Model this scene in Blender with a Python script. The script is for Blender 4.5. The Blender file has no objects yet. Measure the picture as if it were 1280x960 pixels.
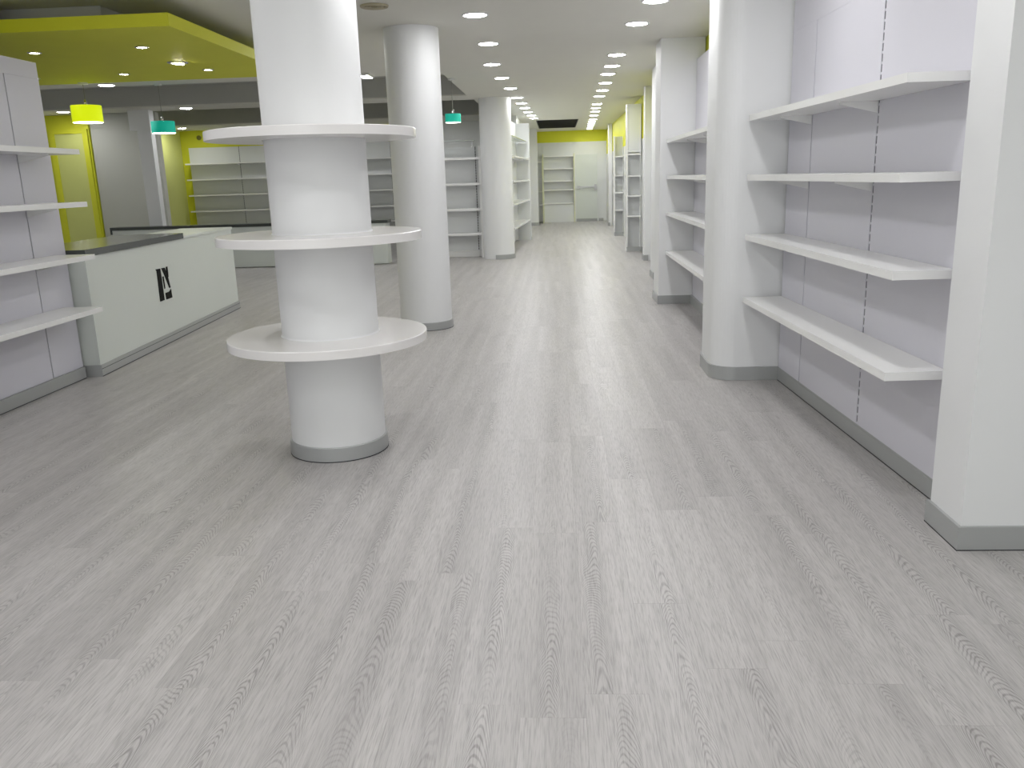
import bpy, bmesh, math, random
from mathutils import Vector, Matrix
random.seed(7)
S = bpy.context.scene
COL = S.collection
# ------------------------------------------------------------------ camera
cam_data = bpy.data.cameras.new('camera')
cam = bpy.data.objects.new('camera', cam_data)
COL.objects.link(cam)
S.camera = cam
F_PX, CAM_H = 1050.0, 1.5
def _cd(x, y): return Vector(((x - 640) / F_PX, -(y - 480) / F_PX, 1.0))
VX, VY, HX = 135.0, 4270.0, 695.0            # vertical vanishing point (from centre), hall vanishing x
HY = 480 - (F_PX ** 2 + VX * (HX - 640)) / VY
_up = -_cd(640 + VX, 480 + VY).normalized()
_fw = _cd(HX, HY).normalized()
_rt = _up.cross(_fw)
if _rt.x < 0: _rt = -_rt
# rows: world axes in (right, up, forward) camera coordinates
right = Vector((_rt.x, _fw.x, _up.x)); upv = Vector((_rt.y, _fw.y, _up.y)); fwd = Vector((_rt.z, _fw.z, _up.z))
m = Matrix((right, upv, -fwd)).transposed().to_4x4()
m.translation = Vector((0, 0, CAM_H))
cam.matrix_world = m
cam_data.sensor_width = 36.0
cam_data.lens = 36.0 * F_PX / 1280.0
cam_data.clip_start = 0.05
cam_data.clip_end = 200
# ------------------------------------------------------------------ world, exposure
W = bpy.data.worlds.new('world'); S.world = W; W.use_nodes = True
W.node_tree.nodes['Background'].inputs[0].default_value = (0.98, 0.97, 1.0, 1)
W.node_tree.nodes['Background'].inputs[1].default_value = 2.3
S.view_settings.view_transform = 'Standard'
S.view_settings.look = 'None'
S.view_settings.gamma = 1
S.view_settings.exposure = 0.0
LAMP = 98.0        # radiance of a downlight diffuser
SPOT = 60.0
# ------------------------------------------------------------------ materials
def srgb(r, g, b):
    f = lambda c: (c / 255 / 12.92) if c / 255 <= 0.04045 else ((c / 255 + 0.055) / 1.055) ** 2.4
    return (f(r), f(g), f(b), 1)
def mat(name, rgb, rough=0.5, metal=0.0, spec=0.5, var=0.0, scale=3.0, bump=0.0, bscale=120.0):
    m = bpy.data.materials.new(name); m.use_nodes = True
    nt = m.node_tree; b = nt.nodes['Principled BSDF']
    b.inputs['Roughness'].default_value = rough
    b.inputs['Metallic'].default_value = metal
    b.inputs['Specular IOR Level'].default_value = spec
    c = srgb(*rgb)
    b.inputs['Base Color'].default_value = c
    if var > 0 or bump > 0:
        tc = nt.nodes.new('ShaderNodeTexCoord')
        if var > 0:
            n = nt.nodes.new('ShaderNodeTexNoise'); n.inputs['Scale'].default_value = scale; n.inputs['Detail'].default_value = 3
            nt.links.new(tc.outputs['Object'], n.inputs['Vector'])
            mx = nt.nodes.new('ShaderNodeMix'); mx.data_type = 'RGBA'
            mx.inputs[6].default_value = tuple(v * (1 - var) for v in c[:3]) + (1,)
            mx.inputs[7].default_value = tuple(min(1, v * (1 + var)) for v in c[:3]) + (1,)
            nt.links.new(n.outputs['Fac'], mx.inputs[0]); nt.links.new(mx.outputs[2], b.inputs['Base Color'])
        if bump > 0:
            n2 = nt.nodes.new('ShaderNodeTexNoise'); n2.inputs['Scale'].default_value = bscale; n2.inputs['Detail'].default_value = 2
            nt.links.new(tc.outputs['Object'], n2.inputs['Vector'])
            bp = nt.nodes.new('ShaderNodeBump'); bp.inputs['Strength'].default_value = bump; bp.inputs['Distance'].default_value = 0.002
            nt.links.new(n2.outputs['Fac'], bp.inputs['Height']); nt.links.new(bp.outputs['Normal'], b.inputs['Normal'])
    return m
def emis(name, rgb, strength):
    m = bpy.data.materials.new(name); m.use_nodes = True
    nt = m.node_tree; b = nt.nodes['Principled BSDF']
    b.inputs['Base Color'].default_value = srgb(*rgb)
    b.inputs['Emission Color'].default_value = srgb(*rgb)
    b.inputs['Emission Strength'].default_value = strength
    return m
M_CEIL = mat('ceiling_paint', (222, 221, 212), 0.8, var=0.02, bump=0.1)
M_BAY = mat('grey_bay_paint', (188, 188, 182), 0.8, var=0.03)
M_WALL = mat('white_wall_paint', (226, 228, 226), 0.7, var=0.02, bump=0.12)
M_PILLAR = mat('white_column_paint', (229, 230, 230), 0.5, var=0.015, bump=0.08)
M_PANEL = mat('white_melamine_panel', (212, 211, 219), 0.35, var=0.012, scale=1.5)
M_UNIT = mat('white_unit_panel', (224, 226, 226), 0.4, var=0.012, scale=1.5)
M_SHELF = mat('white_lacquered_shelf', (238, 238, 236), 0.22, var=0.01)
M_DISC = mat('white_gloss_laminate', (236, 234, 232), 0.2, var=0.01)
M_YEL = mat('lime_yellow_paint', (218, 220, 50), 0.6, var=0.04, bump=0.08)
M_LIME = mat('pale_lime_door_paint', (214, 219, 132), 0.55, var=0.03)
M_COUNTER = mat('counter_white_laminate', (214, 219, 213), 0.4, var=0.015)
M_STONE = mat('dark_grey_worktop', (72, 76, 74), 0.18, var=0.15, scale=60)
M_BLACK = mat('black_lettering', (6, 6, 6), 0.6, spec=0.15, var=0.05)
M_DARK = mat('dark_slot', (38, 38, 42), 0.7, var=0.05)
M_GRILLE = mat('dark_grille_metal', (46, 46, 44), 0.6, var=0.05)
M_BEIGE = mat('beige_vent_plastic', (176, 168, 140), 0.5, var=0.04)
M_CLAD = mat('grey_white_cladding', (194, 195, 186), 0.6, var=0.015)
M_OLIVE = mat('olive_fitting', (120, 118, 50), 0.6, var=0.04)
M_RING = mat('lamp_trim_white', (225, 225, 222), 0.35, var=0.02)
M_STEEL = mat('steel_bracket', (190, 190, 192), 0.3, metal=0.8, var=0.03)
M_CHROME = mat('brushed_chrome', (200, 200, 200), 0.25, metal=1.0, var=0.03)
M_CORD = mat('lamp_cord', (150, 148, 138), 0.5, var=0.05)
M_CREAM = mat('cream_unit_frame', (222, 224, 190), 0.4, var=0.03)
M_SUB = mat('underfloor', (90, 88, 86), 0.9, var=0.1)
M_LIGHT = emis('downlight_diffuser_glow', (253, 253, 255), LAMP)
M_SPOT = emis('spot_lamp_glow', (255, 246, 228), SPOT)
def alum():
    m = mat('brushed_aluminium_skirting', (172, 174, 173), 0.36, metal=0.25)
    nt = m.node_tree; b = nt.nodes['Principled BSDF']
    tc = nt.nodes.new('ShaderNodeTexCoord'); mp = nt.nodes.new('ShaderNodeMapping')
    mp.inputs['Scale'].default_value = (2, 2, 300)
    n = nt.nodes.new('ShaderNodeTexNoise'); n.inputs['Scale'].default_value = 2.0
    nt.links.new(tc.outputs['Object'], mp.inputs[0]); nt.links.new(mp.outputs[0], n.inputs['Vector'])
    r = nt.nodes.new('ShaderNodeMapRange'); r.inputs[3].default_value = 0.3; r.inputs[4].default_value = 0.5
    nt.links.new(n.outputs['Fac'], r.inputs[0]); nt.links.new(r.outputs[0], b.inputs['Roughness'])
    return m
M_ALU = alum()
def shade_mat(name, rgb, glow):
    m = mat(name, rgb, 0.6, var=0.03)
    b = m.node_tree.nodes['Principled BSDF']
    b.inputs['Emission Color'].default_value = srgb(*rgb)
    b.inputs['Emission Strength'].default_value = glow      # lit from inside by its bulb
    return m
M_SHADE_Y = shade_mat('lime_lamp_shade_fabric', (208, 226, 6), 0.75)
M_SHADE_T = shade_mat('teal_lamp_shade_fabric', (8, 176, 152), 0.4)
M_BULB = emis('pendant_diffuser_glow', (250, 255, 240), 9.0)
def glass():
    m = bpy.data.materials.new('clear_shelf_glass'); m.use_nodes = True
    b = m.node_tree.nodes['Principled BSDF']
    b.inputs['Base Color'].default_value = (0.9, 0.97, 0.94, 1); b.inputs['Roughness'].default_value = 0.03
    b.inputs['Transmission Weight'].default_value = 0.9; b.inputs['IOR'].default_value = 1.45
    return m
M_GLASS = glass()
def pane():
    m = bpy.data.materials.new('added_shopfront_glass'); m.use_nodes = True
    nt = m.node_tree; nt.nodes.remove(nt.nodes['Principled BSDF'])
    a = nt.nodes.new('ShaderNodeBsdfTransparent'); a.inputs[0].default_value = (.95, .97, .96, 1)
    g = nt.nodes.new('ShaderNodeBsdfGlossy'); g.inputs['Roughness'].default_value = 0.02
    x = nt.nodes.new('ShaderNodeMixShader'); x.inputs[0].default_value = 0.06
    nt.links.new(a.outputs[0], x.inputs[1]); nt.links.new(g.outputs[0], x.inputs[2])
    nt.links.new(x.outputs[0], nt.nodes['Material Output'].inputs['Surface'])
    return m
M_PANE = pane()
PW, PL = 0.19, 1.28
def floor_mat():
    m = bpy.data.materials.new('grey_oak_laminate'); m.use_nodes = True
    nt = m.node_tree; L = nt.links; b = nt.nodes['Principled BSDF']
    N = lambda t: nt.nodes.new(t)
    geo = N('ShaderNodeNewGeometry')
    at = N('ShaderNodeAttribute'); at.attribute_name = 'tone'; at.attribute_type = 'GEOMETRY'
    oi = N('ShaderNodeObjectInfo')
    tone = N('ShaderNodeMath'); tone.operation = 'ADD'
    L.new(at.outputs['Fac'], tone.inputs[0]); L.new(oi.outputs['Random'], tone.inputs[1])
    fr = N('ShaderNodeMath'); fr.operation = 'FRACT'; L.new(tone.outputs[0], fr.inputs[0])
    wn = N('ShaderNodeTexWhiteNoise'); wn.noise_dimensions = '1D'
    L.new(fr.outputs[0], wn.inputs['W'])
    off = N('ShaderNodeVectorMath'); off.operation = 'SCALE'; off.inputs['Scale'].default_value = 37.0
    L.new(wn.outputs['Color'], off.inputs[0])
    p = N('ShaderNodeVectorMath'); p.operation = 'ADD'
    L.new(geo.outputs['Position'], p.inputs[0]); L.new(off.outputs[0], p.inputs[1])
    def noise(sx, sy, sc, det, dist=0.0):
        mp = N('ShaderNodeMapping'); mp.inputs['Scale'].default_value = (sx, sy, 1)
        L.new(p.outputs[0], mp.inputs[0])
        n = N('ShaderNodeTexNoise'); n.inputs['Scale'].default_value = sc; n.inputs['Detail'].default_value = det
        n.inputs['Distortion'].default_value = dist
        L.new(mp.outputs[0], n.inputs['Vector']); return n
    fine = noise(70, 3.0, 3.0, 4)            # fine pores along the board
    fibre = noise(1, 1, 1.0, 1); fibre.inputs['Scale'].default_value = 1.0
    fibre.inputs['Vector'].links[0].from_node.inputs['Scale'].default_value = (300, 14, 1)
    broad = noise(9, 0.3, 1.3, 3, 0.3)        # soft light and dark bands along the board
    wob = noise(7.0, 1.1, 1.0, 2, 0.2)        # wobble of the growth rings
    sx = N('ShaderNodeSeparateXYZ'); L.new(geo.outputs['Position'], sx.inputs[0])
    def M(op, a, b_=None):
        q = N('ShaderNodeMath'); q.operation = op
        for k, v in enumerate((a, b_)):
            if v is None: continue
            if isinstance(v, (int, float)): q.inputs[k].default_value = v
            else: L.new(v, q.inputs[k])
        return q.outputs[0]
    fx = M('SUBTRACT', M('FRACT', M('DIVIDE', M('ADD', sx.outputs[0], 10.2), PW)), 0.5)
    wn2 = N('ShaderNodeSeparateColor'); L.new(wn.outputs['Color'], wn2.inputs[0])
    cx = M('SUBTRACT', fx, M('MULTIPLY', M('SUBTRACT', wn2.outputs[1], 0.5), 0.45))
    dx = M('MULTIPLY', cx, PW)
    bow = M('MULTIPLY', M('MULTIPLY', dx, dx), 95.0)
    ph = M('ADD', M('ADD', sx.outputs[1], bow), M('MULTIPLY', wob.outputs['Fac'], 0.75))
    sn_o = M('SINE', M('MULTIPLY', ph, 6.283 / 0.034))
    patch = noise(2.0, 0.9, 1.0, 1)
    def rng(src, a, b_, c=0.0, d=1.0):
        r = N('ShaderNodeMapRange'); r.inputs[1].default_value = a; r.inputs[2].default_value = b_
        r.inputs[3].default_value = c; r.inputs[4].default_value = d
        L.new(src, r.inputs[0]); return r.outputs[0]
    def mulm(a, b_, k=None):
        q = N('ShaderNodeMath'); q.operation = 'MULTIPLY'; L.new(a, q.inputs[0])
        if k is None: L.new(b_, q.inputs[1])
        else: q.inputs[1].default_value = k
        return q.outputs[0]
    def mix(fac, a, rgb):
        q = N('ShaderNodeMix'); q.data_type = 'RGBA'; q.inputs[7].default_value = srgb(*rgb)
        L.new(fac, q.inputs[0])
        if isinstance(a, tuple): q.inputs[6].default_value = srgb(*a)
        else: L.new(a, q.inputs[6])
        return q.outputs[2]
    band = rng(broad.outputs['Fac'], 0.32, 0.68)
    c0 = mix(band, (172, 169, 167), (187, 184, 182))
    c1 = mix(rng(fine.outputs['Fac'], 0.46, 0.72, 0, 0.6), c0, (150, 147, 145))
    c2 = mix(rng(fibre.outputs['Fac'], 0.5, 0.76, 0, 0.6), c1, (140, 137, 135))
    msk = mulm(rng(M('ABSOLUTE', cx), 0.34, 0.10), rng(patch.outputs['Fac'], 0.38, 0.58, 0.15, 1.0))
    cath = mulm(mulm(rng(sn_o, 0.0, 0.9), msk), rng(fine.outputs['Fac'], 0.3, 0.6, 0.4, 1.0))
    g2 = mix(mulm(cath, None, 0.62), c2, (112, 109, 107))
    class _O: pass
    _g = _O(); _g.outputs = {2: g2}; g2 = _g
    hv = N('ShaderNodeHueSaturation'); L.new(g2.outputs[2], hv.inputs['Color'])
    vr = N('ShaderNodeMapRange'); vr.inputs[3].default_value = 0.97; vr.inputs[4].default_value = 1.03
    L.new(wn.outputs['Value'], vr.inputs[0]); L.new(vr.outputs[0], hv.inputs['Value'])
    L.new(hv.outputs['Color'], b.inputs['Base Color'])
    b.inputs['Roughness'].default_value = 0.36
    b.inputs['Specular IOR Level'].default_value = 0.36
    rr = N('ShaderNodeMapRange'); rr.inputs[3].default_value = 0.30; rr.inputs[4].default_value = 0.42
    L.new(fine.outputs['Fac'], rr.inputs[0]); L.new(rr.outputs[0], b.inputs['Roughness'])
    bp = N('ShaderNodeBump'); bp.inputs['Strength'].default_value = 0.12; bp.inputs['Distance'].default_value = 0.001; bp.invert = True
    L.new(fine.outputs['Fac'], bp.inputs['Height']); L.new(bp.outputs['Normal'], b.inputs['Normal'])
    return m
M_FLOOR = floor_mat()
# ------------------------------------------------------------------ mesh helpers
class MB:
    """collects simple solids; build() links them as ONE mesh object"""
    def __init__(s): s.bm = bmesh.new()
    def box(s, x0, x1, y0, y1, z0, z1):
        v = [s.bm.verts.new((x, y, z)) for z in (z0, z1) for y in (y0, y1) for x in (x0, x1)]
        for f in ((0, 2, 3, 1), (4, 5, 7, 6), (0, 1, 5, 4), (2, 6, 7, 3), (0, 4, 6, 2), (1, 3, 7, 5)):
            s.bm.faces.new([v[i] for i in f])
        return s
    def prism(s, pts, z0, z1):
        lo = [s.bm.verts.new((x, y, z0)) for x, y in pts]; hi = [s.bm.verts.new((x, y, z1)) for x, y in pts]
        n = len(pts)
        s.bm.faces.new(lo[::-1]); s.bm.faces.new(hi)
        for i in range(n): s.bm.faces.new((lo[i], lo[(i + 1) % n], hi[(i + 1) % n], hi[i]))
        return s
    def lathe(s, prof, seg=48, c=(0, 0), closed=False, smooth=True, a0=0.0, a1=2 * math.pi):
        full = abs(a1 - a0 - 2 * math.pi) < 1e-6
        n = seg if full else seg + 1
        rings = []
        for r, z in prof:
            if r < 1e-6: rings.append([s.bm.verts.new((c[0], c[1], z))])
            else: rings.append([s.bm.verts.new((c[0] + r * math.cos(a0 + (a1 - a0) * k / seg), c[1] + r * math.sin(a0 + (a1 - a0) * k / seg), z)) for k in range(n)])
        pairs = list(zip(rings, rings[1:])) + ([(rings[-1], rings[0])] if closed else [])
        for A, B in pairs:
            for k in range(seg):
                k2 = (k + 1) % n
                if len(A) == 1 and len(B) == 1: continue
                if len(A) == 1: f = s.bm.faces.new((A[0], B[k2], B[k]))
                elif len(B) == 1: f = s.bm.faces.new((A[k], A[k2], B[0]))
                else: f = s.bm.faces.new((A[k], A[k2], B[k2], B[k]))
                f.smooth = smooth
        return s
    def tube(s, p0, p1, r, seg=10):
        p0 = Vector(p0); p1 = Vector(p1); d = (p1 - p0).normalized()
        a = d.orthogonal().normalized(); b = d.cross(a)
        A = [s.bm.verts.new(p0 + r * (math.cos(t) * a + math.sin(t) * b)) for t in [2 * math.pi * k / seg for k in range(seg)]]
        B = [s.bm.verts.new(p1 + r * (math.cos(t) * a + math.sin(t) * b)) for t in [2 * math.pi * k / seg for k in range(seg)]]
        for k in range(seg):
            f = s.bm.faces.new((A[k], A[(k + 1) % seg], B[(k + 1) % seg], B[k])); f.smooth = True
        s.bm.faces.new(A[::-1]); s.bm.faces.new(B)
        return s
    def build(s, name, material, parent=None, bevel=0.0, seg=2, sharp=True):
        if bevel > 0:
            e = [e for e in s.bm.edges if len(e.link_faces) == 2 and e.calc_face_angle(0) > 0.6]
            bmesh.ops.bevel(s.bm, geom=e, offset=bevel, segments=seg, affect='EDGES', profile=0.5)
        bmesh.ops.recalc_face_normals(s.bm, faces=s.bm.faces)
        for e in s.bm.edges:
            if len(e.link_faces) == 2 and e.calc_face_angle(0) > 0.6: e.smooth = False
        me = bpy.data.meshes.new(name); s.bm.to_mesh(me); s.bm.free()
        me.materials.append(material)
        o = bpy.data.objects.new(name, me); COL.objects.link(o)
        if parent: o.parent = parent
        return o
def tag(o, label=None, cat=None, group=None, kind=None):
    if label: o['label'] = label
    if cat: o['category'] = cat
    if group: o['group'] = group
    if kind: o['kind'] = kind
    return o
def thing(name, label, cat, loc=(0, 0, 0), rz=0.0, group=None):
    o = bpy.data.objects.new(name, None); COL.objects.link(o)
    o.empty_display_size = 0.2
    o.location = loc; o.rotation_euler = (0, 0, rz)
    return tag(o, label, cat, group)
def copy_tree(o, parent=None):
    c = o.copy(); COL.objects.link(c)
    if parent: c.parent = parent
    for ch in list(o.children): copy_tree(ch, c)
    return c
def struct(o, label=None): return tag(o, label, kind='structure')
def bx(name, material, x0, x1, y0, y1, z0, z1, parent=None, bevel=0.0):
    return MB().box(x0, x1, y0, y1, z0, z1).build(name, material, parent, bevel)
R90 = math.pi / 2
# ------------------------------------------------------------------ room dimensions (metres)
CEIL, TOP = 2.93, 3.33
XL, XR = -10.2, 2.6          # outer walls
Y0, Y1 = -4.0, 28.75
YB = 22.3                    # back wall of the left-hand area
# ------------------------------------------------------------------ floor with planks
fl = struct(bx('floor', M_SUB, XL - .1, XR + .1, Y0 - .1, Y1 + .1, -0.12, -0.008), 'pale grey oak laminate plank floor')
def in_frame(x, y):
    d = Vector((x, y, -CAM_H)); c = Vector((d.dot(right), d.dot(upv), d.dot(fwd)))
    if c.z < 0.3: return False
    px, py = 640 + F_PX * c.x / c.z, 480 - F_PX * c.y / c.z
    return -60 < px < 1340 and py < 1060
planks = []
GAP = 0.0002
i = 0
x = XL
while x < XR:
    y = Y0 - random.random() * PL
    while y < Y1:
        a, b_ = max(y, Y0), min(y + PL, Y1)
        if b_ - a > 0.02: planks.append((x, min(x + PW, XR), a, b_, random.random()))
        y += PL
    x += PW; i += 1
def hid(p):
    cx, cy = (p[0] + p[1]) / 2, (p[2] + p[3]) / 2
    return not in_frame(cx, cy) or cx > 1.65 or (cx < -3.95 and cy < 6.6)
planks.sort(key=lambda p: (hid(p), p[2] + 0.15 * abs(p[0])))
near, far = planks[:290], planks[290:]
shared = {}
for p in near:
    w, l = round(p[1] - p[0], 4), round(p[3] - p[2], 4)
    if (w, l) not in shared:
        o = bx('plank', M_FLOOR, GAP, w - GAP, GAP, l - GAP, -0.008, 0, fl)
        shared[(w, l)] = o.data
    else:
        o = bpy.data.objects.new('plank', shared[(w, l)]); COL.objects.link(o); o.parent = fl
    o.location = (p[0], p[2], 0)
mb = MB()
lay = mb.bm.faces.layers.float.new('tone')
for p in far:
    n0 = len(mb.bm.faces)
    mb.box(p[0] + GAP, p[1] - GAP, p[2] + GAP, p[3] - GAP, -0.008, 0)
    mb.bm.faces.ensure_lookup_table()
    for k in range(n0, n0 + 6): mb.bm.faces[k][lay] = p[4]
o = mb.build('plank', M_FLOOR, fl); o['kind'] = 'stuff'
# ------------------------------------------------------------------ ceiling with grey recessed bays
def slab_with_holes(name, material, holes, z0, z1, xr):
    xs = sorted({XL, xr} | {h[0] for h in holes} | {h[1] for h in holes})
    ys = sorted({Y0, Y1} | {h[2] for h in holes} | {h[3] for h in holes})
    bm = bmesh.new(); vd = {}
    def v(x, y, z):
        k = (x, y, z)
        if k not in vd: vd[k] = bm.verts.new(k)
        return vd[k]
    solid = lambda i, j: 0 <= i < len(xs) - 1 and 0 <= j < len(ys) - 1 and not any(h[0] <= (xs[i] + xs[i + 1]) / 2 <= h[1] and h[2] <= (ys[j] + ys[j + 1]) / 2 <= h[3] for h in holes)
    for i in range(len(xs) - 1):
        for j in range(len(ys) - 1):
            if not solid(i, j): continue
            a, b, c, d = xs[i], xs[i + 1], ys[j], ys[j + 1]
            bm.faces.new((v(a, c, z0), v(a, d, z0), v(b, d, z0), v(b, c, z0)))
            bm.faces.new((v(a, c, z1), v(b, c, z1), v(b, d, z1), v(a, d, z1)))
            if not solid(i - 1, j): bm.faces.new((v(a, c, z0), v(a, c, z1), v(a, d, z1), v(a, d, z0)))
            if not solid(i + 1, j): bm.faces.new((v(b, c, z0), v(b, d, z0), v(b, d, z1), v(b, c, z1)))
            if not solid(i, j - 1): bm.faces.new((v(a, c, z0), v(b, c, z0), v(b, c, z1), v(a, c, z1)))
            if not solid(i, j + 1): bm.faces.new((v(a, d, z0), v(a, d, z1), v(b, d, z1), v(b, d, z0)))
    w = MB(); w.bm.free(); w.bm = bm
    return w.build(name, material)
BAYS = [(-10.0, -1.55, 12.32, 15.55), (-10.0, -1.5, 16.4, 20.4)]
SLOT = (-0.5, 0.62, 23.05, 27.05)
struct(slab_with_holes('ceiling', M_CEIL, BAYS + [SLOT], CEIL, TOP - .02, XR), 'flat white painted ceiling with recessed bays on its left')
mb = MB()
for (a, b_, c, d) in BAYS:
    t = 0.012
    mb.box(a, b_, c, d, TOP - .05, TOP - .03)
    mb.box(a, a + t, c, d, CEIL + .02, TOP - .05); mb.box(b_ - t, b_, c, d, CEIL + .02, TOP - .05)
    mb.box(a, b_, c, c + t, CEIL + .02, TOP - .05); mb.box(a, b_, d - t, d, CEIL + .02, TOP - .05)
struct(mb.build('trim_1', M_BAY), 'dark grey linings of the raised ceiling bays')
struct(bx('ceiling_deck', M_CEIL, XL, XR, Y0, Y1, TOP - .02, TOP + .1))
bpy.data.objects['ceiling_deck'].name = 'ceiling_2'
# ------------------------------------------------------------------ walls
WX0, WX1, WZ1 = -5.4, 2.2, 2.75      # unseen glazed shopfront, added behind the camera to let daylight in
mb = MB(); mb.box(XL - .1, WX0, Y0 - .2, Y0, 0, TOP); mb.box(WX1, XR + .1, Y0 - .2, Y0, 0, TOP); mb.box(WX0, WX1, Y0 - .2, Y0, WZ1, TOP)
struct(mb.build('wall_front', M_WALL), 'white front wall around the added glazing')
wn_ = struct(bx('window_added', M_ALU, WX0, WX1, Y0 - .14, Y0 - .08, 0, .08), 'added unseen glazed shopfront behind the photographer')
for k in range(5):
    xx = WX0 + k * (WX1 - WX0 - .06) / 4
    bx('mullion', M_ALU, xx, xx + .06, Y0 - .14, Y0 - .08, .081, WZ1 - .061, wn_)
    if k < 4: bx('pane', M_PANE, xx + .061, xx - .001 + (WX1 - WX0 - .06) / 4, Y0 - .114, Y0 - .106, .081, WZ1 - .061, wn_)
bx('head_rail', M_ALU, WX0, WX1, Y0 - .14, Y0 - .08, WZ1 - .06, WZ1, wn_)
struct(bx('wall_left', M_WALL, XL - .2, XL, Y0, 16.5, 0, TOP))
wl = struct(bx('wall_left_far', M_LIME, -9.95, -9.75, 16.7, YB, 0, CEIL), 'pale lime side wall at the far left')
struct(bx('wall_back_right', M_WALL, -3.5, -1.12, YB, YB + .2, 0, CEIL), 'white end of the back wall behind the round columns')
struct(bx('wall_back_left', M_YEL, -9.95, -3.501, YB, YB + .2, 0, CEIL), 'lime yellow wall behind the far left shelves')
struct(bx('wall_hall_left', M_WALL, -1.12, -.92, 20.95, Y1, 0, CEIL))
struct(bx('wall_right_near', M_WALL, 1.735, 1.95, 3.472, 6.4, 0, CEIL), 'white wall behind the nearest right shelves')
wr = struct(bx('wall_right', M_WALL, 1.67, 1.9, 6.41, Y1 + .2, 0, 2.15), 'white right-hand wall of the long hall')
struct(bx('wall_right_upper', M_YEL, 1.67, 1.9, 6.41, Y1 + .2, 2.15, CEIL), 'lime yellow upper band of the right wall')
struct(bx('wall_right_front', M_WALL, XR, XR + .2, Y0, 3.2, 0, CEIL))
struct(bx('wall_end', M_WALL, -1.1, 1.67, Y1, Y1 + .2, 0, 2.57), 'white end wall of the hall')
struct(bx('wall_end_upper', M_YEL, -1.1, 1.67, Y1, Y1 + .2, 2.57, CEIL), 'lime yellow band above the white end wall')
# partition that carries the left shelves
struct(bx('wall_left_partition', M_WALL, -4.12, -3.945, Y0, 6.55, 0, 2.455), 'low white partition behind the left shelves')
struct(bx('wall_left_bulkhead', M_YEL, -5.0, -4.30, 4.5, 6.72, 2.5, CEIL), 'lime yellow bulkhead beside the canopy')
# wall behind the counter, in sections
struct(bx('wall_left_yellow', M_YEL, XL, -9.0, 16.5, 16.7, 0, CEIL), 'lime yellow wall with a pale lime door behind the counter')
struct(bx('wall_left_white', M_CLAD, -9.0, -7.68, 16.56, 16.7, 0, CEIL), 'grey white wall right of the lime door')
d = struct(bx('door_1', M_LIME, -9.68, -9.12, 16.47, 16.498, 0.0, 2.58, bevel=0.004), 'pale lime flush door in the yellow wall')
for (a, b_, c, e) in ((-9.78, -9.68, 0, 2.66), (-9.12, -9.02, 0, 2.66), (-9.68, -9.12, 2.58, 2.66)):
    bx('door_frame', M_YEL, a, b_, 16.45, 16.498, c, e, d, 0.004)
t = thing('wall_cladding', 'tall plain white wall panel between lime door and square pilaster', 'wall panel', (-8.98, 16.558, 0))
bx('panel', M_CLAD, 0, 1.04, -.03, 0, 0.02, 2.62, t, 0.003)
# skirtings
def skirt(name, x0, x1, y0, y1, h=0.1, label=None):
    mb = MB(); mb.box(x0, x1, y0, y1, 0, h - .012); 
    return struct(mb.box(x0 + .002 if x1 - x0 < .03 else x0, x1, y0 + .002 if y1 - y0 < .03 else y0, y1, h - .012, h).build(name, M_ALU), label)
o = MB().box(0, 2.575, -.020, 0, 0, .088).box(0, 2.575, -.018, 0, .088, .1).build('baseboard_right', M_ALU)
bx('floor_joint', M_DARK, 0, 2.575, -.0215, -.0202, 0, .005, o)
o.location = (1.612, 6.07, 0); o.rotation_euler = (0, 0, -R90 + .0435); struct(o, 'aluminium skirting below the nearest right shelves')
skirt('baseboard_right', 1.545, 1.567, 6.76, 9.89, label='aluminium skirting below the second right shelves')
skirt('baseboard_right', 1.652, 1.67, 12.9, 16.88)
o = skirt('baseboard_left', -3.92, -3.898, Y0, 6.56, 0.095, label='aluminium skirting below the left shelves')
bx('floor_joint', M_DARK, -3.8979, -3.8965, Y0, 6.56, 0, .005, o)
skirt('baseboard_end', .64, 1.56, Y1 - .02, Y1, 0.09, label='dark skirting below the door on the end wall')
# ------------------------------------------------------------------ columns and pillars
def round_column(name, label, x, y, r, base=(0, 2 * math.pi), h=CEIL):
    t = thing(name, label, 'column', (x, y, 0))
    MB().lathe([(0, 0), (r, 0), (r, h - .001), (0, h - .001)], 72).build('shaft', M_PILLAR, t)
    q = 0.012
    if base[1] - base[0] > 6.2:
        MB().lathe([(r + q + .0002, 0.0), (r + q + .0015, 0.0), (r + q + .0015, .005), (r + q + .0002, .005)], 72, closed=True).build('floor_joint', M_DARK, t)
        MB().lathe([(r - .01, 0.0), (r + q, 0.0), (r + q, .08), (r + q - .003, .084), (r - .01, .084)], 72).build('base_ring', M_ALU, t)
    else:
        MB().lathe([(r - .005, 0.0), (r + q, 0.0), (r + q, .084), (r - .005, .084)], 30, closed=True, a0=base[0], a1=base[1]).build('base_ring', M_ALU, t)
    return t
C1 = (-1.285, 4.62)
t = round_column('display_column', 'round white column ringed by three circular display shelves', C1[0], C1[1], 0.267)
for z in (0.634, 1.192, 1.728):
    MB().lathe([(0.262, z), (0.552, z), (0.552, z + .043), (0.549, z + .047), (0.262, z + .047)], 96, c=(-.013, 0), closed=True).build('ring_shelf', M_DISC, t)
    MB().lathe([(0.262, z + .0471), (0.274, z + .0471), (0.270, z + .054), (0.262, z + .054)], 72, closed=True).build('sealing_bead', M_PILLAR, t)
round_column('round_column', 'plain round white column just behind the ringed display column', -1.385, 8.69, 0.268)
round_column('round_column', 'farthest round white column, beside the angled hall shelves', -1.11, 16.28, 0.295, base=(-1.75, 1.0))
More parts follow.
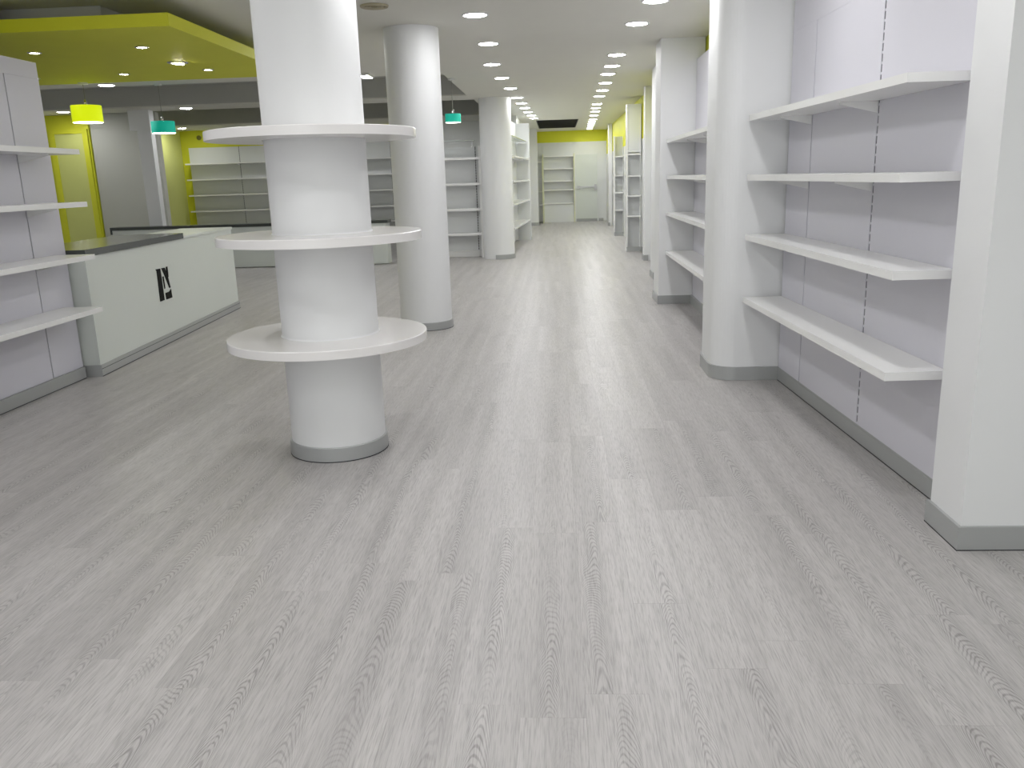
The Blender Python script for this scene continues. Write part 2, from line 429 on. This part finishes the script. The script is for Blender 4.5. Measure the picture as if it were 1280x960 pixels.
def pillar(label, pts, h=CEIL, base=True, bh=0.1, name='square_pillar', cat='pillar', mtl=None, grow=0.013):
    cx = sum(p[0] for p in pts) / len(pts); cy = sum(p[1] for p in pts) / len(pts)
    t = thing(name, label, cat, (cx, cy, 0))
    loc = [(p[0] - cx, p[1] - cy) for p in pts]
    MB().prism(loc, 0, h - .001).build('shaft', mtl or M_PILLAR, t, 0.004 if len(pts) == 4 else 0)
    if base:
        out = []
        for k in range(len(loc)):
            p, q, r = Vector(loc[k - 1]), Vector(loc[k]), Vector(loc[(k + 1) % len(loc)])
            e1 = (q - p).normalized(); e2 = (r - q).normalized()
            n1 = Vector((e1.y, -e1.x)); n2 = Vector((e2.y, -e2.x)); nn = (n1 + n2).normalized()
            q2 = q + nn * (grow / max(.3, nn.dot(n1)))
            if q2.x + cx > 1.6: q2.x = 1.6 - cx
            out.append((q2.x, q2.y))
        MB().prism(out, 0.001, bh).build('baseboard', M_ALU, t, 0.002 if len(pts) == 4 else 0)
    return t
rect = lambda a, b_, c, e: [(a, c), (b_, c), (b_, e), (a, e)]      # counter clockwise
# nearest right pillar reaches past the wall line, so its baseboard is built by hand
t = thing('square_pillar', 'nearest white pillar at the right edge, aluminium baseboard', 'pillar', (1.9, 3.33, 0))
bx('shaft', M_PILLAR, 1.582 - 1.9, 2.58 - 1.9, 3.192 - 3.33, 3.47 - 3.33, 0, CEIL - .001, t, 0.004)
mb = MB(); mb.box(1.568 - 1.9, 1.582 - 1.9, 3.178 - 3.33, 3.482 - 3.33, 0, .1); mb.box(1.582 - 1.9, 2.58 - 1.9, 3.178 - 3.33, 3.192 - 3.33, 0, .1)
mb.build('baseboard', M_ALU, t)
mb = MB(); mb.box(1.5665 - 1.9, 1.5679 - 1.9, 3.1765 - 3.33, 3.482 - 3.33, 0, .004); mb.box(1.568 - 1.9, 2.58 - 1.9, 3.1765 - 3.33, 3.1779 - 3.33, 0, .004)
mb.build('floor_joint', M_DARK, t)
# half round pillar
pts = [(1.73, 6.09), (1.73, 6.40), (1.66, 6.41), (1.66, 6.74)]
rr = 0.165; xf = 1.128
for k in range(13): a = math.pi / 2 + (math.pi / 2) * k / 12; pts.append((xf + rr + rr * math.cos(a), 6.74 - rr + rr * math.sin(a)))
for k in range(13): a = math.pi + (math.pi / 2) * k / 12; pts.append((xf + rr + rr * math.cos(a), 6.09 + rr + rr * math.sin(a)))
t = pillar('white pillar with rounded front corners between the two nearest right shelf bays', pts, name='rounded_pillar')
pillar('square white pillar closing the second right shelf bay', rect(1.178, 1.66, 9.91, 10.42))
pillar('slim white pillar behind the second bay pillar on the right', rect(1.392, 1.66, 12.3, 12.75))
pillar('shallow white pilaster on the right wall past the slim pillar', rect(1.53, 1.66, 15.05, 15.3))
pillar('far white pilaster on the right wall close to the end wall', rect(1.56, 1.66, 25.7, 26.1))
pillar('far white square pillar at the left of the end wall shelves', rect(-.86, -.57, 26.9, 27.3))
t = thing('pilaster', 'square white pilaster with wider cap behind the sales counter', 'pillar', (-7.68, 16.08, 0))
bx('shaft', M_PILLAR, -.13, .13, -.06, .10, 0, 2.57, t, 0.004)
bx('capital', M_PILLAR, -.26, .14, -.08, .10, 2.57, CEIL - .001, t, 0.004)
# ------------------------------------------------------------------ shelf units (local: x along, wall at y=0, shelves towards -y)
_rail = {}
def rail_mesh(h):
    """slotted upright: dark channel bridged by white rungs"""
    k = round(h, 2)
    if k not in _rail:
        me = []
        mb = MB(); mb.box(-.0078, .0078, -.010, 0, 0, h); o = mb.build('slot_channel', M_DARK); me.append(o.data); bpy.data.objects.remove(o)
        mb = MB(); n = int(h / .05)
        for q in range(n): mb.box(-.0078, .0078, -.0135, -.0101, q * .05, q * .05 + .012)
        o = mb.build('slot_rung', M_PANEL); me.append(o.data); bpy.data.objects.remove(o)
        _rail[k] = me
    return _rail[k]
def shelf_unit(label, loc, rz, length, depth, heights, top, seams, header=None, z0=0.1, cat='shelf unit', name='wall_shelf_unit',
               x0=0.0, sx=None, thick=0.038, sides=(), mat_panel=None, mat_shelf=None, rails=True, brackets=True, group=None, plinth=False, solid=()):
    mp, ms = mat_panel or M_PANEL, mat_shelf or M_SHELF
    t = thing(name, label, cat, loc, rz, group)
    hz = header if header else top
    xs = [x0] + list(seams) + [length]
    gw = lambda q: 0 if q in (x0, length) else (.0055 if q in solid else .008)
    for a, b_ in zip(xs, xs[1:]):
        bx('back_panel', mp, a + gw(a), b_ - gw(b_), -.018, -.001, z0, hz, t, 0.0015)
    if header: bx('header_panel', mp, x0, length, -.0175, -.001, hz + .001, top, t, 0.0015)
    if rails:
        for s in seams:
            if s in solid:
                bx('joint_strip', M_DARK, s - .0054, s + .0054, -.012, -.001, z0, hz, t); continue
            m0, m1 = rail_mesh(hz - z0)
            c = bpy.data.objects.new('slotted_upright', m0); COL.objects.link(c); c.parent = t; c.location = (s, -.004, z0)
            r = bpy.data.objects.new('slot_rungs', m1); COL.objects.link(r); r.parent = c; r['kind'] = 'stuff'
    a, b_ = sx if sx else (x0, length)
    for z in heights:
        s = bx('shelf', ms, a, b_, -depth, -.02, z - thick, z, t, 0.002)
        if brackets:
            for q in seams:
                if a + .05 < q < b_ - .05:
                    mb = MB(); bm = mb.bm
                    P = [(-.022, -.06), (-.022, -.001), (-depth * .75, -.001), (-depth * .75, -.012)]
                    A = [bm.verts.new((q - .0015, y, z - thick + h)) for y, h in P]; B = [bm.verts.new((q + .0015, y, z - thick + h)) for y, h in P]
                    bm.faces.new(A); bm.faces.new(B[::-1])
                    for k in range(4): bm.faces.new((A[k], A[(k + 1) % 4], B[(k + 1) % 4], B[k]))
                    mb.build('bracket', M_SHELF, s)
    for (xa, xb, dep, zt) in sides: bx('side_panel', ms, xa, xb, -dep, 0, 0.0, zt, t, 0.002)
    if plinth: bx('plinth', ms, x0, length, -.05, -.019, 0, z0 - .001, t, 0.002)
    return t
HT = (0.62, 1.062, 1.468, 1.862)
# right, nearest bay: wall plane x = 1.655, local x runs towards the camera
shelf_unit('nearest right wall shelf unit with four deep white shelves', (1.612, 6.07, 0), -R90 + .0435, 2.58, 0.295, HT, 2.73, (0.46, 1.46), solid=(0.46,), header=2.38, sx=(0.006, 2.40))
shelf_unit('second right wall shelf unit, between rounded pillar and square pillar', (1.585, 9.895, 0), -R90, 3.13, 0.335, HT, 2.70, (0.95, 1.95), header=2.38, sx=(0.0, 3.0))
shelf_unit('short right wall shelf unit hidden behind the square pillar', (1.668, 12.28, 0), -R90, 1.83, 0.262, HT + (2.17, 2.33), 2.6, (0.9,), sx=(0.0, 1.8), z0=.02)
# left
shelf_unit('left wall shelf unit with four white shelves beside the counter', (-3.943, -1.5, 0), R90, 8.08, 0.34, (.608, 1.02, 1.42, 1.808), 2.455,
           (0.68, 1.68, 2.68, 3.68, 4.68, 5.68, 6.68, 7.66), solid=(0.68, 1.68, 2.68, 3.68, 4.68, 5.68, 6.68, 7.66), header=2.335, z0=.094, sx=(0, 7.93))
# narrow end units on the right wall further down the hall
t = shelf_unit('narrow tall shelf tower on the right wall past the pilaster', (1.40, 17.2, 0), 0, 0.25, 0.26, (0.70, 1.09, 1.47, 1.88), 2.79, (), z0=.02, rails=False, mat_panel=M_UNIT, thick=.03, sides=((-.03, -.002, .27, 2.79),))
bx('baseboard', M_ALU, -.03, .25, -.285, -.272, 0, .09, t)
bx('header_panel', M_UNIT, 0, .25, -.262, -.24, 1.90, 2.79, t)
t = shelf_unit('farther narrow shelf tower on the right wall with lime wall above', (1.46, 21.7, 0), 0, 0.2, 0.24, (0.64, 1.065, 1.477, 1.93), 2.40, (), z0=.02, rails=False, mat_panel=M_UNIT, thick=.03, sides=((-.03, -.002, .25, 2.40),))
bx('baseboard', M_ALU, -.03, .2, -.265, -.252, 0, .09, t)
# back of the left area
shelf_unit('wide white shelf unit on the lime back wall behind the counters', (-9.55, 22.29, 0), 0, 6.6, 0.34, (0.52, 0.90, 1.305, 1.705, 2.10), 2.50,
           (1.33, 2.66, 4.0, 5.3), z0=.05, mat_panel=M_UNIT, thick=.035)
# unit beside the far column, facing the camera
t = shelf_unit('white shelf unit between the two plain round columns, facing forward', (-2.75, 16.78, 0), 0, 1.33, 0.32, (0.475, 0.945, 1.423, 1.898), 2.10, (1.2,), z0=.12,
               mat_panel=M_UNIT, thick=.045, sides=((1.28, 1.33, .3, 2.1), (-.03, -.002, .3, 2.1)), plinth=True)
bx('glass_shelf', M_GLASS, 0, 1.2, -.30, -.02, 2.20, 2.212, t, 0.001)
bx('glass_support', M_STEEL, .05, .07, -.05, -.022, 2.1, 2.199, t)
bx('glass_support', M_STEEL, 1.13, 1.15, -.05, -.022, 2.1, 2.199, t)
# hall unit behind far column, running along the hall and slightly turned
t = shelf_unit('white hall shelf unit running on behind the farthest round column', (-1.16, 17.3, 0), R90 - .056, 3.55, 0.32, (0.50, 0.98, 1.44, 1.93), 2.74, (0.9, 1.9, 2.9), z0=.03, mat_panel=M_UNIT, thick=.035)
bx('end_panel', M_UNIT, 3.55, 3.585, -.34, 0, 0, 2.74, t, .002)
bx('end_foot', M_ALU, 3.5455, 3.59, -.352, -.341, 0, .08, t)
bx('glass_shelf', M_GLASS, 0.02, 3.5, -.30, -.02, 2.30, 2.312, t, 0.001)
# end wall
t = shelf_unit('cream edged shelf unit on the end wall under the lime band', (-.41, 28.74, 0), 0, 1.02, 0.28, (0.624, 1.064, 1.348, 1.745, 2.14), 2.5, (), z0=.05, rails=False, thick=.03,
               mat_panel=M_UNIT, sides=())
for xx in (-.03, .99): bx('upright', M_CREAM, xx, xx + .035, -.30, -.02, 0, 2.2, t, .002)
bx('kick_panel', M_UNIT, .006, .989, -.25, -.2, 0, .58, t)
t = shelf_unit('narrow shelf unit in the far left corner beside the end wall shelves', (-.72, 28.4, 0), 0, 0.27, 0.3, (0.60, 1.03, 1.44, 1.97), 2.05, (), z0=.05, rails=False, mat_panel=M_UNIT, thick=.03)
bx('upright', M_CREAM, .271, .29, -.31, 0, 0, 2.05, t)
# door on the end wall
d = struct(bx('door_2', M_COUNTER, .66, 1.36, Y1 - .03, Y1 - .002, 0.09, 2.16, bevel=.003), 'plain white door on the end wall with a push bar')
bx('door_frame', M_WALL, 1.362, 1.40, Y1 - .05, Y1 - .002, 0, 2.2, d, .002)
bx('door_frame', M_WALL, .622, .658, Y1 - .05, Y1 - .002, 0, 2.2, d, .002)
bx('push_bar', M_STEEL, .70, 1.33, Y1 - .09, Y1 - .07, 1.10, 1.14, d, .004)
bx('push_bar_box', M_STEEL, .70, .80, Y1 - .07, Y1 - .031, 1.06, 1.16, d, .004)
bx('push_bar_box', M_STEEL, 1.26, 1.34, Y1 - .07, Y1 - .031, 1.0, 1.2, d, .004)
# ------------------------------------------------------------------ counters
def counter_pt(a): return None
ca = math.atan2(-4.03 + 3.79, 10.37 - 6.61)       # front face slightly turned from the hall
CL = math.hypot(.24, 3.76)
t = thing('sales_counter', 'long white sales counter with dark worktop and black monogram', 'counter', (-3.795, 6.615, 0), -ca * 0)
t.rotation_euler = (0, 0, math.atan2(3.76, -.24))   # local x along the front, local y into the counter (left)
bx('body', M_COUNTER, 0, CL, 0, .62, 0.095, 0.985, t, 0.004)
bx('plinth', M_ALU, -.012, CL + .012, -.012, .6, 0, .094, t, 0.003)
bx('floor_joint', M_DARK, -.0135, CL + .0135, -.0135, -.0121, 0, .006, t)
bx('plinth_groove', M_DARK, -.012, CL + .012, -.0128, -.0121, .062, .066, t)
bx('worktop', M_STONE, -.02, 2.12, -.02, .66, 0.986, 1.042, t, 0.003)
bx('end_top', M_COUNTER, 2.122, CL + .01, -.012, .63, 0.986, 1.012, t, 0.003)
# monogram traced from the counter front: (px crop coordinates) -> panel coordinates
L0 = [[(408, 322), (476, 309), (498, 450), (544, 779), (482, 803), (425, 345)],
      [(496, 303), (542, 296), (585, 400), (632, 588), (618, 600), (575, 490), (548, 420)],
      [(563, 285), (583, 276), (602, 430), (585, 440)],
      [(514, 430), (528, 425), (554, 605), (544, 612)],
      [(558, 675), (612, 655), (624, 640), (638, 615), (660, 740), (575, 772)]]
def on_front(px, py):
    c = _cd(px, py); d = right * c.x + upv * c.y + fwd * c.z
    n = Vector((3.76, .24, 0)).normalized(); p0 = Vector((-3.795, 6.615, 0)); o = Vector((0, 0, CAM_H))
    P = o + d * ((p0 - o).dot(n) / d.dot(n))
    e = Vector((-.24, 3.76, 0)).normalized()
    return (P - p0).dot(e), P.z
sg = MB()
for poly in L0:
    q = [on_front(160 + a / 12, 310 + b_ / 12) for a, b_ in poly]
    A = [sg.bm.verts.new((u, -.0005, v)) for u, v in q]; B = [sg.bm.verts.new((u, -.006, v)) for u, v in q]
    sg.bm.faces.new(A); sg.bm.faces.new(B[::-1])
    for k in range(len(q)): sg.bm.faces.new((A[k], A[(k + 1) % len(q)], B[(k + 1) % len(q)], B[k]))
sg = sg.build('monogram_sign', M_BLACK, t); sg['label'] = 'black stylised letter monogram on the counter front'
t = thing('back_counter', 'low white back counter with thin dark top, behind the sales counter', 'counter', (-8.4, 15.64, 0))
bx('body', M_COUNTER, .03, 5.25, 0.02, .33, 0.01, .755, t, .003)
bx('worktop', M_STONE, 0, 5.28, 0, .34, .756, .81, t, .003)
bx('fascia', M_STONE, 0, .03, 0, .33, .68, .755, t, .002)
# ------------------------------------------------------------------ canopy over the counter
CZ = 2.70
t = thing('ceiling_canopy', 'lime yellow suspended ceiling canopy over the counter area', 'canopy', (-5.6, 8.4, CZ))
bx('soffit', M_YEL, -1.9, 2.68, -1.68, 1.56, 0, .096, t, .003)
bx('hanger_box', M_BAY, -1.1, 2.0, -1.36, 1.4, .097, CEIL - CZ - .002, t)
bx('edge_strip', M_CEIL, -1.9, 2.66, 1.561, 1.60, .0, .03, t, .002)
# ------------------------------------------------------------------ lamps
def downlight_proto(x, y, z, label, group):
    t = thing('ceiling_light', label, 'ceiling light', (x, y, z), 0, group)
    MB().lathe([(.100, -.004), (.104, -.010), (.122, -.006), (.126, -.0005), (.100, -.0005)], 40, closed=True).build('trim_ring', M_RING, t)
    MB().lathe([(0, -.018), (.04, -.0165), (.075, -.0125), (.0995, -.006), (.0995, -.001), (0, -.001)], 32).build('diffuser', M_LIGHT, t)
    return t
ORD = ['first', 'second', 'third', 'fourth', 'fifth', 'sixth', 'seventh', 'eighth', 'ninth', 'tenth', 'eleventh', 'twelfth', 'thirteenth', 'fourteenth', 'fifteenth', 'sixteenth', 'seventeenth', 'eighteenth']
left_row = [(-.70, 8.09), (-.715, 9.77), (-.80, 11.5), (-.77, 13.05), (-.724, 14.57), (-.69, 16.3), (-.66, 17.5), (-.635, 18.7), (-.61, 19.9), (-.565, 21.0), (-.53, 22.0)]
right_row = [(.875, 7.79), (.817, 8.89), (.773, 11.06), (.784, 12.14), (.785, 13.06), (.816, 14.3), (.833, 15.5), (.834, 16.6), (.874, 18.4), (.90, 19.4), (.933, 20.5), (.963, 21.8), (.998, 23.3), (1.015, 24.2), (1.035, 25.1), (1.05, 26.0), (1.068, 26.9), (1.085, 27.8)]
proto = None
def downlight(x, y, label, group, z=CEIL):
    global proto
    if proto is None: proto = downlight_proto(x, y, z, label, group); return proto
    c = copy_tree(proto); c.location = (x, y, z); c['label'] = label; c['group'] = group
    return c
for k, (x, y) in enumerate(left_row):
    downlight(x, y, '%s lit round downlight from the front in the left ceiling row' % ORD[k], 'downlights in the left ceiling row')
for k, (x, y) in enumerate(right_row):
    downlight(x, y, '%s lit round downlight from the front in the right ceiling row' % ORD[k], 'downlights in the right ceiling row')
downlight(-6.25, 12.1, 'lit round downlight in the white beam right behind the lime canopy', 'downlights over the counter area')
downlight(-6.81, 15.98, 'lit round downlight in the second beam, right of the white pilaster', 'downlights over the counter area')
downlight(-9.05, 15.8, 'lit round downlight in the second beam over the lime door', 'downlights over the counter area')
downlight(-9.2, 21.2, 'small far downlight above the lime back wall', 'downlights over the counter area')
for x, y in ((-4.9, 16.0), (-3.9, 16.0), (-2.75, 16.0), (-6.7, 21.0), (-5.6, 21.0), (-2.9, 21.0), (-3.55, 12.1), (-2.5, 9.6), (-7.9, 12.1), (-9.4, 12.1)):  # unseen lamps added to brighten the left area
    downlight(x, y, 'added unseen downlight over the left area, hidden behind columns or shelves', 'added downlights hidden behind columns and shelves')
# unseen downlights added overhead and behind the camera to raise the light level
for k, y in enumerate((6.3, 4.6, 2.9, 1.2, -.5, -2.2)):
    downlight(-.72, y, 'added unseen downlight overhead, in front of the visible ceiling rows', 'added downlights overhead out of view')
    downlight(.9, y + .3, 'added unseen downlight overhead, in front of the visible ceiling rows', 'added downlights overhead out of view')
    if y < 5: downlight(-2.6, y, 'added unseen downlight overhead, in front of the visible ceiling rows', 'added downlights overhead out of view')
# canopy spotlights
def spot(x, y, label, r=.042):
    t = thing('spotlight', label, 'spotlight', (x, y, CZ), 0, 'small spotlights in the lime canopy')
    MB().lathe([(r, -.003), (r + .004, -.008), (r + .016, -.004), (r + .018, -.0005), (r, -.0005)], 28, closed=True).build('trim_ring', M_CHROME, t)
    MB().lathe([(0, -.004), (r - .001, -.004), (r - .001, -.001), (0, -.001)], 24).build('lamp', M_SPOT, t)
    return t
k_ = (CZ - CAM_H) / 1.25
for (x, y, lb) in ((-4.778, 8.014, 'canopy spotlight nearest the left shelf unit, front row'), (-3.732, 7.951, 'canopy spotlight of the front row, nearer the display column'),
                   (-3.788, 9.587, 'canopy spotlight at the right of the back row'), (-4.78, 9.672, 'middle canopy spotlight of the back row'),
                   (-5.855, 9.742, 'leftmost canopy spotlight of the back row')):
    spot(x * k_, y * k_, lb)
t = thing('gimbal_spotlight', 'larger tilted oval spotlight in the lime canopy', 'spotlight', (-3.852 * k_, 8.966 * k_, CZ))
MB().lathe([(.075, -.003), (.08, -.012), (.098, -.006), (.1, -.0005), (.075, -.0005)], 36, closed=True).build('trim_ring', M_CHROME, t)
o = MB().lathe([(0, -.008), (.045, -.008), (.06, .0), (0, .0)], 28).build('lamp', M_SPOT, t)
o.location = (.005, 0, -.012); o.rotation_euler = (0.12, .1, 0)
t = thing('twin_square_spotlight', 'square twin spotlight on the beam between display column and round column', 'spotlight', (-2.58, 12.08, CEIL))
bx('housing', M_RING, -.08, .08, -.16, .16, -.03, -.001, t, .004)
for yy in (-.08, .08): bx('lamp', M_LIGHT, -.055, .055, yy - .055, yy + .055, -.036, -.0305, t)
# pendant lamps
def pendant(x, y, zb, r, h, mtl, label, ztop):
    t = thing('pendant_lamp', label, 'pendant lamp', (x, y, ztop))
    b0 = zb - ztop
    MB().lathe([(r, b0), (r, b0 + h), (r * .985, b0 + h + .004), (r - .004, b0 + h), (r - .004, b0)], 48, closed=True).build('shade', mtl, t)
    MB().lathe([(0, b0 + h - .006), (r - .005, b0 + h - .006), (r - .005, b0 + h - .002), (0, b0 + h - .002)], 32).build('shade_top', mtl, t)
    MB().lathe([(0, b0 - .004), (r - .006, b0 - .004), (r - .006, b0 + .004), (0, b0 + .004)], 32).build('diffuser', M_BULB, t)
    MB().tube((0, 0, b0 + h), (0, 0, -.02), .004).build('cord', M_CORD, t)
    MB().lathe([(0, b0 + h), (.018, b0 + h), (.018, b0 + h + .05), (.008, b0 + h + .07), (0, b0 + h + .07)], 16).build('cord_grip', M_CHROME, t)
    MB().lathe([(0, -.022), (.05, -.022), (.052, -.001), (0, -.001)], 24).build('ceiling_rose', M_RING, t)
pendant(-5.37, 9.86, 2.265, .163, .18, M_SHADE_Y, 'lime green drum pendant lamp hanging from the canopy', CZ)
pendant(-5.56, 12.2, 2.265, .16, .155, M_SHADE_T, 'teal drum pendant lamp over the counter, right of the lime one', CEIL)
pendant(-1.50, 12.9, 2.315, .115, .115, M_SHADE_T, 'small teal drum pendant lamp between the plain round columns', CEIL)
# ------------------------------------------------------------------ ceiling fittings
t = thing('round_air_vent', 'round beige air vent in the ceiling beside the display column', 'air vent', (-1.49, 7.5, CEIL))
for (a, b_) in ((.115, .085), (.078, .055), (.048, .028)):
    MB().lathe([(b_, -.002), (b_, -.012), (a, -.016), (a + .004, -.002)], 36, closed=True).build('vent_ring', M_BEIGE, t)
MB().lathe([(0, -.001), (.115, -.001), (.115, -.0018), (0, -.0018)], 32).build('vent_back', M_DARK, t)
t = thing('ceiling_grille', 'dark rectangular air grille in the ceiling before the end wall', 'air grille', ((SLOT[0] + SLOT[1]) / 2, (SLOT[2] + SLOT[3]) / 2, CEIL))
hw, hl = (SLOT[1] - SLOT[0]) / 2, (SLOT[3] - SLOT[2]) / 2
bx('backing', M_GRILLE, -hw + .001, hw - .001, -hl + .001, hl - .001, .12, .135, t)
for k in range(20):
    yy = -hl + .1 + k * (2 * hl - .2) / 19
    bx('slat', M_GRILLE, -hw + .02, hw - .02, yy - .006, yy + .006, .02, .11, t)
for (a, b_, c, e) in ((-hw, -hw + .018, -hl, hl), (hw - .018, hw, -hl, hl), (-hw + .018, hw - .018, -hl, -hl + .02), (-hw + .018, hw - .018, hl - .02, hl)):
    bx('frame', M_GRILLE, a + .0005, b_ - .0005, c + .0005, e - .0005, .005, .12, t)
t = thing('wall_sensor', 'small dark fitting on the lime wall above the far shelves', 'sensor', (-9.25, YB, 2.75))
MB().lathe([(0, 0), (.06, 0), (.06, .02), (.04, .04), (0, .05)], 24).build('dome', M_OLIVE, t).rotation_euler = (R90, 0, 0)
